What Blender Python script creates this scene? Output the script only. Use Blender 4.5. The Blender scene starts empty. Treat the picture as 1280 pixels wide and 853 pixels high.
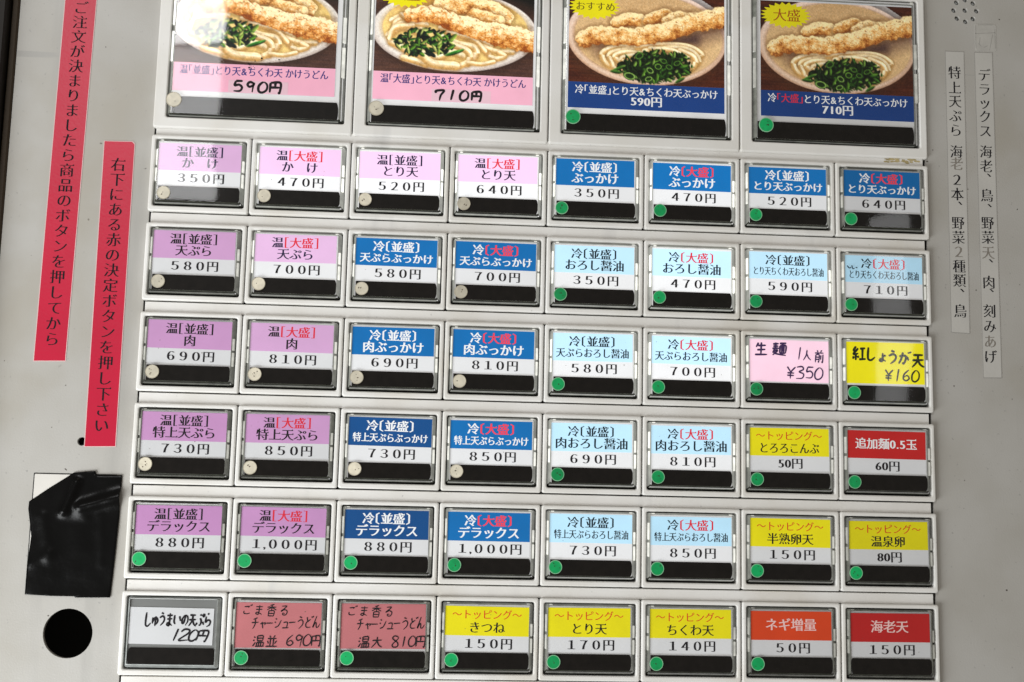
import bpy, bmesh, math, random
import numpy as np
from mathutils import Vector, Matrix
from mathutils.noise import noise as pnoise
from mathutils.geometry import delaunay_2d_cdt

scn = bpy.context.scene
COL = scn.collection
S = 0.04            # one button pitch in metres; panel units: u right, v down, h out of the panel

def P(u, v, h=0.0):
    return Vector((u*S, -h*S, -v*S))

# ------------------------------------------------------------------ camera
R0 = (0.9975773644837995, -0.022461407467199362, -0.06583985908360275)
R1 = (0.03099841772367986, 0.9908104539629278, 0.13165767131619696)
R2 = (0.06227760406586365, -0.13337964422042795, 0.9891063494586646)
CP = (2.931923403180081, 4.511315815107262, -11.806019038821614)
def pw(a): return Vector((a[0], a[2], -a[1]))
cam = bpy.data.objects.new('camera', bpy.data.cameras.new('camera'))
COL.objects.link(cam)
X, Y, Z = pw(R0), -pw(R1), -pw(R2)
cam.matrix_world = Matrix(((X.x, Y.x, Z.x, CP[0]*S), (X.y, Y.y, Z.y, CP[2]*S), (X.z, Y.z, Z.z, -CP[1]*S), (0, 0, 0, 1)))
cam.data.sensor_width = 36.0
cam.data.lens = 1489.8/1280*36.0
cam.data.clip_start = 0.02
cam.data.clip_end = 50
scn.camera = cam

# ------------------------------------------------------------------ world, lamps, exposure
w = bpy.data.worlds.new('World'); scn.world = w; w.use_nodes = True
wb = w.node_tree.nodes['Background']
wb.inputs[0].default_value = (1.0, 0.91, 0.79, 1); wb.inputs[1].default_value = 0.24

def area(name, pos, target, sx, sy, radiance, col=(1, 1, 1)):
    ld = bpy.data.lights.new(name, 'AREA'); ld.shape = 'RECTANGLE'
    ld.size = sx*S; ld.size_y = sy*S; ld.color = col
    ld.energy = radiance*math.pi*(sx*S)*(sy*S)
    o = bpy.data.objects.new(name, ld); COL.objects.link(o)
    o.location = P(*pos)
    d = (P(*target)-P(*pos)).normalized()
    o.rotation_euler = d.to_track_quat('-Z', 'Y').to_euler()
    return o

area('daylight_low_left', (-8.5, 13, 8.5), (2.5, 4.5, 0), 11, 9, 11.4, (0.965, 0.99, 1.0))
area('overhead_light', (1, -12, 8), (4, 3, 0), 12, 4, 0.8, (1.0, 0.89, 0.72))
# bright window and lamp behind the viewer, seen mirrored in the clear caps
area('window_left', (-6.5, -6.75, 24.0), (-6.5, -6.75, 0), 5.0, 4.9, 9.0)
area('window_left_upper', (-6.5, -11.3, 24.0), (-6.5, -11.3, 0), 5.0, 4.0, 24.0)
area('window_right', (17.0, -1.6, 24.0), (17.0, -1.6, 0), 1.0, 6.0, 3.4)

scn.view_settings.view_transform = 'Standard'
scn.view_settings.look = 'None'
scn.view_settings.exposure = 0.0
scn.view_settings.gamma = 1.0
scn.view_settings.use_curve_mapping = False

# ------------------------------------------------------------------ materials
def lin(c):
    return tuple(((x/255.0)/12.92 if x/255.0 <= 0.04045 else ((x/255.0+0.055)/1.055)**2.4) for x in c)

def newmat(name):
    m = bpy.data.materials.new(name); m.use_nodes = True
    nt = m.node_tree; b = nt.nodes['Principled BSDF']
    return m, nt, b

def mat(name, col, rough=0.5, spec=0.5, vary=0.06, vscale=60.0, bump=0.0, bscale=900.0, lit=False, fade=1.0, metal=0.0, wash=0.0):
    m, nt, b = newmat(name)
    col = tuple(col)
    b.inputs['Roughness'].default_value = rough
    b.inputs['Specular IOR Level'].default_value = spec
    b.inputs['Metallic'].default_value = metal
    tc = nt.nodes.new('ShaderNodeTexCoord')
    no = nt.nodes.new('ShaderNodeTexNoise'); no.inputs['Scale'].default_value = vscale; no.inputs['Detail'].default_value = 5
    gi = nt.nodes.new('ShaderNodeNewGeometry')
    nt.links.new(gi.outputs['Position'], no.inputs['Vector'])
    mx = nt.nodes.new('ShaderNodeMix'); mx.data_type = 'RGBA'
    mx.inputs[6].default_value = tuple(c*(1-vary) for c in col)+(1,)
    mx.inputs[7].default_value = tuple(min(1, c*(1+vary)) for c in col)+(1,)
    rp = nt.nodes.new('ShaderNodeMapRange'); rp.inputs[1].default_value = 0.3; rp.inputs[2].default_value = 0.7
    nt.links.new(no.outputs['Fac'], rp.inputs[0]); nt.links.new(rp.outputs[0], mx.inputs[0])
    nt.links.new(mx.outputs[2], b.inputs['Base Color'])
    if bump:
        n2 = nt.nodes.new('ShaderNodeTexNoise'); n2.inputs['Scale'].default_value = bscale; n2.inputs['Detail'].default_value = 3
        nt.links.new(gi.outputs['Position'], n2.inputs['Vector'])
        bp = nt.nodes.new('ShaderNodeBump'); bp.inputs['Strength'].default_value = bump; bp.inputs['Distance'].default_value = 0.0004
        nt.links.new(n2.outputs['Fac'], bp.inputs['Height']); nt.links.new(bp.outputs[0], b.inputs['Normal'])
    if lit:   # backlit paper and plastic: the lamp behind each button is the object colour
        oi = nt.nodes.new('ShaderNodeObjectInfo')
        ml = nt.nodes.new('ShaderNodeMath'); ml.operation = 'MULTIPLY'; ml.inputs[1].default_value = fade
        sp = nt.nodes.new('ShaderNodeSeparateColor')
        nt.links.new(oi.outputs['Color'], sp.inputs[0]); nt.links.new(sp.outputs[0], ml.inputs[0])
        wm = nt.nodes.new('ShaderNodeMix'); wm.data_type = 'RGBA'; wm.inputs[0].default_value = wash; wm.inputs[7].default_value = (1, 1, 1, 1)
        nt.links.new(mx.outputs[2], wm.inputs[6])
        nt.links.new(wm.outputs[2], b.inputs['Emission Color']); nt.links.new(ml.outputs[0], b.inputs['Emission Strength'])
    return m

def enamel(name, col, dirt=0.5):
    m, nt, b = newmat(name)
    b.inputs['Roughness'].default_value = 0.42; b.inputs['Specular IOR Level'].default_value = 0.35
    gi = nt.nodes.new('ShaderNodeNewGeometry')
    def nz(scale, det, lo, hi, stretch=None):
        n = nt.nodes.new('ShaderNodeTexNoise'); n.inputs['Scale'].default_value = scale; n.inputs['Detail'].default_value = det
        if stretch:
            mp = nt.nodes.new('ShaderNodeMapping'); mp.inputs['Scale'].default_value = stretch
            nt.links.new(gi.outputs['Position'], mp.inputs[0]); nt.links.new(mp.outputs[0], n.inputs['Vector'])
        else: nt.links.new(gi.outputs['Position'], n.inputs['Vector'])
        r = nt.nodes.new('ShaderNodeMapRange'); r.inputs[1].default_value = lo; r.inputs[2].default_value = hi
        nt.links.new(n.outputs['Fac'], r.inputs[0]); return r.outputs[0]
    def mix(fac, a, bcol):
        x = nt.nodes.new('ShaderNodeMix'); x.data_type = 'RGBA'
        nt.links.new(fac, x.inputs[0])
        if isinstance(a, tuple): x.inputs[6].default_value = a+(1,)
        else: nt.links.new(a, x.inputs[6])
        x.inputs[7].default_value = bcol+(1,)
        return x.outputs[2]
    dk = tuple(c*f for c, f in zip(col, (0.86, 0.845, 0.81)))
    c0 = mix(nz(28, 6, 0.35, 0.72), col, dk)
    c1 = mix(nz(650, 2, 0.70, 0.78), c0, tuple(c*0.72 for c in col))
    spk = nz(420, 1, 0.775, 0.80)
    c2 = mix(spk, c1, (0.06, 0.05, 0.04)) if dirt else c1
    c2b = mix(nz(60, 4, 0.62, 0.80, (1, 1, 0.12)), c2, tuple(c*0.76 for c in col))
    c2c = mix(nz(14, 7, 0.56, 0.78), c2b, tuple(c*f for c, f in zip(col, (0.84, 0.80, 0.72))))
    c3 = mix(nz(95, 3, 0.715, 0.73, (0.06, 1, 1.6)), c2c, tuple(c*0.82 for c in col)) if dirt else c2c
    nt.links.new(c3, b.inputs['Base Color'])
    n2 = nt.nodes.new('ShaderNodeTexNoise'); n2.inputs['Scale'].default_value = 1500; n2.inputs['Detail'].default_value = 2
    nt.links.new(gi.outputs['Position'], n2.inputs['Vector'])
    bp = nt.nodes.new('ShaderNodeBump'); bp.inputs['Strength'].default_value = 0.16; bp.inputs['Distance'].default_value = 0.0003
    nt.links.new(n2.outputs['Fac'], bp.inputs['Height']); nt.links.new(bp.outputs[0], b.inputs['Normal'])
    return m

def clear(name, tint=(1, 1, 1), rough=0.03, k=1.0, bump=0.25):
    m = bpy.data.materials.new(name); m.use_nodes = True; nt = m.node_tree
    nt.nodes.remove(nt.nodes['Principled BSDF'])
    out = nt.nodes['Material Output']
    tr = nt.nodes.new('ShaderNodeBsdfTransparent'); tr.inputs[0].default_value = tint+(1,)
    gl = nt.nodes.new('ShaderNodeBsdfGlossy'); gl.inputs['Roughness'].default_value = rough
    fr = nt.nodes.new('ShaderNodeFresnel'); 
    gb = nt.nodes.new('ShaderNodeNewGeometry'); io = nt.nodes.new('ShaderNodeMapRange')
    io.inputs[3].default_value = 1.49; io.inputs[4].default_value = 1/1.49     # same air-to-plastic reflectance from both sides of the sheet
    nt.links.new(gb.outputs['Backfacing'], io.inputs[0]); nt.links.new(io.outputs[0], fr.inputs[0])
    mu = nt.nodes.new('ShaderNodeMath'); mu.operation = 'MULTIPLY'; mu.inputs[1].default_value = k
    mx = nt.nodes.new('ShaderNodeMixShader')
    nt.links.new(fr.outputs[0], mu.inputs[0]); nt.links.new(mu.outputs[0], mx.inputs[0])
    nt.links.new(tr.outputs[0], mx.inputs[1]); nt.links.new(gl.outputs[0], mx.inputs[2]); nt.links.new(mx.outputs[0], out.inputs[0])
    if bump:
        gi = nt.nodes.new('ShaderNodeNewGeometry')
        n2 = nt.nodes.new('ShaderNodeTexNoise'); n2.inputs['Scale'].default_value = 30; n2.inputs['Detail'].default_value = 1.0
        nt.links.new(gi.outputs['Position'], n2.inputs['Vector'])
        bp = nt.nodes.new('ShaderNodeBump'); bp.inputs['Strength'].default_value = bump; bp.inputs['Distance'].default_value = 0.0012
        nt.links.new(n2.outputs['Fac'], bp.inputs['Height']); nt.links.new(bp.outputs[0], gl.inputs['Normal'])
    return m

M = {}
M['panel'] = enamel('panel_enamel', (0.445, 0.435, 0.41))
M['bezel'] = enamel('bezel_plastic', (0.79, 0.785, 0.765), 0)
M['filler'] = enamel('filler_plastic', (0.76, 0.75, 0.73), 0)
M['dark'] = mat('dark_recess', (0.012, 0.012, 0.010), 0.6)
M['housing'] = mat('smoky_housing', (0.055, 0.058, 0.045), 0.35, vary=0.2)
M['diffuser'] = mat('diffuser_plastic', (0.52, 0.52, 0.52), 0.4, lit=True, fade=1.25)
M['greytray'] = mat('grey_tray', (0.16, 0.165, 0.16), 0.5)
M['rim'] = mat('cap_plastic', (0.155, 0.16, 0.138), 0.16, spec=0.7, vary=0.35, vscale=260, lit=True, fade=1.3, wash=.15)
M['rimtab_glow'] = mat('cap_tab_highlight', (0.42, 0.42, 0.38), 0.2, spec=0.7, vary=0.25, vscale=300, lit=True, fade=3.2, wash=.15)  # pale cap tabs, their glow painting the bright highlights along the cap sides
M['rimdark'] = mat('dark_cap_plastic', (0.032, 0.034, 0.026), 0.18, spec=0.6, vary=0.4, vscale=260)
M['greyrim'] = mat('grey_cap_plastic', (0.30, 0.32, 0.31), 0.25, spec=0.7, vary=0.2, vscale=260)
M['cover'] = clear('clear_cap', rough=0.035, bump=0.10)
M['strip'] = mat('black_strip', (0.005, 0.004, 0.0035), 0.4, spec=0.08, vary=0.4, vscale=300)
M['paper'] = mat('white_paper', (0.62, 0.63, 0.645), 0.75, spec=0.2, vary=0.03, lit=True)
INK = {}
def paper(key, rgb, wash=0.0):
    M[key] = mat(key, lin(rgb), 0.7, spec=0.2, vary=0.045, vscale=90, lit=True, wash=wash); return M[key]
paper('lilac', (190, 138, 188), .50); paper('blue', (0, 98, 162), .0); paper('deepblue', (4, 70, 128), .0); paper('sky', (156, 202, 226), .28)
paper('yellow', (222, 212, 12)); paper('red', (186, 32, 32)); paper('orange', (212, 68, 28))
paper('rosepaper', (186, 112, 116)); paper('pinkpaper', (240, 196, 218), .3); paper('pinkband', (226, 160, 184), .2); paper('navy', (18, 58, 122))
paper('tapepatch', (214, 178, 190))
def ink(key, rgb, e=0.0):
    M[key] = mat(key, lin(rgb), 0.7, spec=0.2, vary=0.02, lit=e > 0, fade=e); return M[key]
ink('ink_black', (22, 20, 26)); ink('ink_navy_backlit', (26, 24, 66)); ink('ink_teal', (20, 42, 54)); ink('ink_red', (214, 44, 62), 0.5)
ink('ink_white', (235, 238, 240), 0.5); ink('ink_salmon', (238, 66, 84), 0.5); ink('ink_violet', (66, 44, 92)); ink('ink_green', (34, 44, 20))
ink('ink_blue', (40, 48, 130)); ink('ink_orange', (214, 62, 30), 0.4); ink('ink_gold', (110, 92, 20)); ink('ink_worn', (128, 122, 114))
ink('ink_pale', (236, 200, 196), 0.3); ink('ink_amber', (176, 96, 20))
M['sticker_red'] = mat('red_sticker_paper', (0.50, 0.009, 0.040), 0.36, spec=0.3, vary=0.06, vscale=40, bump=0.12)
M['sticker_edge'] = mat('sticker_white_edge', (0.66, 0.46, 0.46), 0.6)
M['clearlabel'] = mat('label_tape', (0.50, 0.49, 0.46), 0.33, vary=0.05, vscale=50, bump=0.1)
M['labeledge'] = mat('label_tape_edge', (0.33, 0.32, 0.30), 0.5)
M['dot_green'] = mat('green_dot', (0.0, 0.34, 0.095), 0.4, vary=0.14, vscale=500)
M['dot_cream'] = mat('cream_dot', (0.62, 0.575, 0.46), 0.4, vary=0.12, vscale=500)
for _k in ('dot_green', 'dot_cream'):
    _nt2 = M[_k].node_tree; _bs = _nt2.nodes['Principled BSDF']; _hs = _nt2.nodes.new('ShaderNodeHueSaturation'); _oi2 = _nt2.nodes.new('ShaderNodeObjectInfo'); _mr = _nt2.nodes.new('ShaderNodeMapRange')
    _mr.inputs[3].default_value = 0.72; _mr.inputs[4].default_value = 1.18
    _l = _bs.inputs['Base Color'].links[0].from_socket
    _nt2.links.new(_l, _hs.inputs['Color']); _nt2.links.new(_oi2.outputs['Random'], _mr.inputs[0]); _nt2.links.new(_mr.outputs[0], _hs.inputs['Value']); _nt2.links.new(_hs.outputs[0], _bs.inputs['Base Color'])
M['dot_ring_g'] = mat('green_dot_ring', (0.24, 0.50, 0.30), 0.4)
M['dot_ring_c'] = mat('cream_dot_ring', (0.42, 0.38, 0.29), 0.4)
M['scuff'] = mat('dot_scuff', (0.02, 0.06, 0.02), 0.6)
M['scuff_c'] = mat('dot_scuff_cream', (0.12, 0.09, 0.06), 0.6)
M['tape'] = mat('black_tape_vinyl', (0.0025, 0.0025, 0.0025), 0.26, spec=0.15, vary=0.3, bump=0.15, bscale=500)
M['doorframe'] = mat('dark_door_frame', (0.012, 0.010, 0.008), 0.5, spec=0.2)
M['gasket'] = mat('brown_gasket', (0.045, 0.032, 0.020), 0.6, spec=0.2)
M['steel'] = mat('bare_metal', (0.42, 0.44, 0.45), 0.25, metal=0.6, vary=0.3, vscale=800)
M['stain'] = mat('yellow_glue', (0.42, 0.34, 0.17), 0.6, vary=0.3, vscale=400)
M['residue'] = mat('glue_film', (0.44, 0.43, 0.40), 0.55, vary=0.08, vscale=300)
M['platemetal'] = mat('slot_plate', (0.64, 0.62, 0.58), 0.45)

# ------------------------------------------------------------------ mesh helpers
def link(name, me, parent=None, loc=None):
    o = bpy.data.objects.new(name, me); COL.objects.link(o)
    if parent is not None: o.parent = parent
    if loc is not None: o.location = loc
    return o

def thing(name, label, cat, loc, group=None):
    o = bpy.data.objects.new(name, None); COL.objects.link(o); o.location = loc
    o.empty_display_size = 0.01
    o['label'] = label; o['category'] = cat
    if group: o['group'] = group
    return o

class MB:
    def __init__(s): s.v = []; s.f = []; s.mi = []; s.mats = []; s.cur = 0
    def use(s, m):
        if m not in s.mats: s.mats.append(m)
        s.cur = s.mats.index(m); return s
    def add(s, pts, faces):
        n = len(s.v); s.v += [tuple(p) for p in pts]
        for f in faces: s.f.append([n+i for i in f]); s.mi.append(s.cur)
        return s
    def loft(s, loops, cap0=False, cap1=False, closed=False):
        n = len(loops[0]); pts = [p for l in loops for p in l]; F = []
        for k in range(len(loops)-1+(1 if closed else 0)):
            a, b = k*n, ((k+1) % len(loops))*n
            for i in range(n):
                j = (i+1) % n
                F.append([a+i, a+j, b+j, b+i])
        if cap0: F.append(list(range(n)))
        if cap1: F.append([(len(loops)-1)*n+i for i in range(n)][::-1])
        return s.add(pts, F)
    def box(s, u0, v0, u1, v1, h0, h1, bev=0.0):
        if bev:
            return s.loft([rr(u0, v0, u1, v1, bev, h0, 1), rr(u0, v0, u1, v1, bev, h1-bev, 1), rr(u0+bev*.7, v0+bev*.7, u1-bev*.7, v1-bev*.7, bev, h1, 1)], True, True)
        q = [(u0, v0), (u1, v0), (u1, v1), (u0, v1)]
        return s.loft([[(a, b, h0) for a, b in q], [(a, b, h1) for a, b in q]], True, True)
    def build(s, off=(0, 0, 0), smooth=False):
        me = bpy.data.meshes.new('m')
        me.from_pydata([P(u-off[0], v-off[1], h-off[2]) for u, v, h in s.v], [], s.f)
        for m in s.mats: me.materials.append(M[m])
        me.polygons.foreach_set('material_index', s.mi)
        bm = bmesh.new(); bm.from_mesh(me); bmesh.ops.recalc_face_normals(bm, faces=bm.faces[:]); bm.to_mesh(me); bm.free()
        if smooth: me.polygons.foreach_set('use_smooth', [True]*len(me.polygons))
        me.update(); return me

def rr(u0, v0, u1, v1, r, h, n=4):
    out = []
    for cx, cy, a0 in ((u1-r, v0+r, -90), (u1-r, v1-r, 0), (u0+r, v1-r, 90), (u0+r, v0+r, 180)):
        for i in range(n+1):
            a = math.radians(a0+90*i/n); out.append((cx+r*math.cos(a), cy+r*math.sin(a), h))
    return out

# ------------------------------------------------------------------ lettering
_cu = bpy.data.curves.new('probe', 'FONT'); _ob = bpy.data.objects.new('probe', _cu); COL.objects.link(_ob)
_G = {}
def glyph(ch):
    """outline loops of one character in em units, stem contrast raised like a printed serif face"""
    if ch in _G: return _G[ch]
    _cu.body = ch
    dg = bpy.context.evaluated_depsgraph_get(); dg.update()
    c = _ob.evaluated_get(dg).to_curve(dg)
    loops = []
    for s in c.splines:
        bp = s.bezier_points; n = len(bp); pts = []
        for i in range(n):
            a, b = bp[i], bp[(i+1) % n]
            p0, p1, p2, p3 = [Vector((q.x, q.y)) for q in (a.co, a.handle_right, b.handle_left, b.co)]
            d = p3-p0
            flat = d.length < 1e-6 or max(abs(d.cross(p1-p0)), abs(d.cross(p2-p0)))/max(d.length, 1e-6) < 0.004
            k = 1 if flat else 4
            for j in range(k):
                t = j/k; pts.append(p0*(1-t)**3+p1*3*t*(1-t)**2+p2*3*t*t*(1-t)+p3*t**3)
        q = [pts[0]]
        for p in pts[1:]:
            if (p-q[-1]).length > 1e-4: q.append(p)
        if len(q) > 2: loops.append(q)
    _ob.to_curve_clear() if hasattr(_ob, 'to_curve_clear') else None
    tot = sum(sum(l[i].cross(l[(i+1) % len(l)]) for i in range(len(l))) for l in loops)
    sg = 1 if tot > 0 else -1
    kanji = ord(ch) >= 0x4e00 and ord(ch) < 0xa000
    digit = ch in '0123456789０１２３４５６７８９'
    _G[ch] = (loops, sg, kanji, digit); return _G[ch]

def serif(l, sg, kanji, bx, by):
    n = len(l); out = []
    for i in range(n):
        a, b, c = l[i-1], l[i], l[(i+1) % n]
        d1 = (b-a).normalized(); d2 = (c-b).normalized()
        n1 = Vector((d1.y, -d1.x))*sg; n2 = Vector((d2.y, -d2.x))*sg
        m = n1+n2
        k = m.length
        m = m/(k if k > 1e-6 else 1)
        f = 1/max(0.6, math.sqrt(max(0.0, (1+n1.dot(n2))/2)))
        out.append(Vector((b.x+m.x*f*bx, b.y-m.y*f*by)))
    if kanji:      # small triangular terminals at the right end of horizontal strokes
        res = []
        for i in range(n):
            a, b = l[i], l[(i+1) % n]; d = b-a
            pr, nx = l[i-1], l[(i+2) % n]
            res.append(out[i])
            nrm = Vector((d.y, -d.x))*sg
            if 0.03 < d.length < 0.11 and d.normalized().y*sg > 0.95 and nrm.x > 0.02:
                h1 = abs((a-pr).y) < 0.25*abs((a-pr).x); h2 = abs((nx-b).y) < 0.25*abs((nx-b).x)
                if h1 and h2 and abs((nx-b).x) > 0.12:
                    e = out[(i+1) % n]
                    if sg > 0:
                        res.append(Vector((e.x+0.005, e.y+0.0))); res.append(Vector((e.x-0.035, e.y+0.075)))
                        out[(i+1) % n] = Vector((e.x-0.115, e.y))
        out = res
    return out

_TR = {}
def tris(ch, bx, by):
    """filled triangles of one character in em units (constrained triangulation, non-zero winding)"""
    key = (ch, bx, by)
    if key in _TR: return _TR[key]
    loops, sg, kj, dg = glyph(ch)
    if dg: bx, by = bx+0.012, by+0.004
    L = [serif(l, sg, kj, bx, by) for l in loops]
    pts, ed = [], []
    for l in L:
        n0 = len(pts); pts += [Vector((p.x, p.y)) for p in l]
        ed += [(n0+i, n0+(i+1) % len(l)) for i in range(len(l))]
    v, e, f, *_ = delaunay_2d_cdt(pts, ed, [], 0, 1e-5)
    keep = []
    A = [np.array([(p.x, p.y) for p in l]) for l in L]
    for t in f:
        c = sum((v[i] for i in t), Vector((0, 0)))/len(t); wn = 0
        for a in A:
            b = np.roll(a, -1, 0)
            up = (a[:, 1] <= c.y) & (b[:, 1] > c.y); dn = (a[:, 1] > c.y) & (b[:, 1] <= c.y)
            cr = (b[:, 0]-a[:, 0])*(c.y-a[:, 1])-(c.x-a[:, 0])*(b[:, 1]-a[:, 1])
            wn += int((up & (cr > 0)).sum())-int((dn & (cr < 0)).sum())
        if wn*sg > 0: keep.append(tuple(t))
    _TR[key] = ([(p.x, p.y) for p in v], keep); return _TR[key]

def measure(ch):
    if ch == ' ': return 0.3
    if ch == '　': return 1.0
    if ord(ch) < 128: return {'.': 0.3, ',': 0.3, '&': 0.8}.get(ch, 0.56)
    if ch in '［〔「］〕」': return 0.5
    return 1.0

class Text:
    """collects the characters of several runs into ONE flat mesh with one material per colour"""
    def __init__(s): s.mb = MB()
    def put(s, ch, fn, m, bx, by):
        v, f = tris(ch, bx, by); s.mb.use(m)
        s.mb.add([fn(x, y)+(0.0,) for x, y in v], f)
    def run(s, txt, u, v, em, m, width=None, squash=1.0, bx=0.02, by=0.014, colours=None, stretch=1.0):
        adv = [measure(c) for c in txt]; tot = sum(adv); kx = em*stretch
        if width and tot*kx > width: kx = width/tot
        x = u-tot*kx/2
        for i, ch in enumerate(txt):
            if ch not in ' 　':
                sh = 0.0
                if ord(ch) < 128 or ch in '［〔「］〕」':
                    xs = [p.x for l in glyph(ch)[0] for p in l]; sh = adv[i]/2-(min(xs)+max(xs))/2
                s.put(ch, lambda gx, gy: (x+(gx+sh)*kx, v-(gy-0.38)*em*squash), colours[i] if colours else m, bx, by)
            x += adv[i]*kx
        return s
    def column(s, chars, pos, em, m, bx=0.018, by=0.016, stretch=1.0):
        for ch, (u, v), mm in zip(chars, pos, m if isinstance(m, list) else [m]*len(chars)):
            du = dv = 0.0
            if ch in '、。': du, dv = 0.5, 0.45
            s.put(ch, lambda gx, gy: (u+(gx-0.5+du)*em*stretch, v-(gy-0.38+dv)*em), mm, bx, by)
        return s
    def build(s, h, off):
        s.mb.v = [(u, v, h+off[2]) for u, v, _ in s.mb.v]
        return s.mb.build(off)

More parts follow.
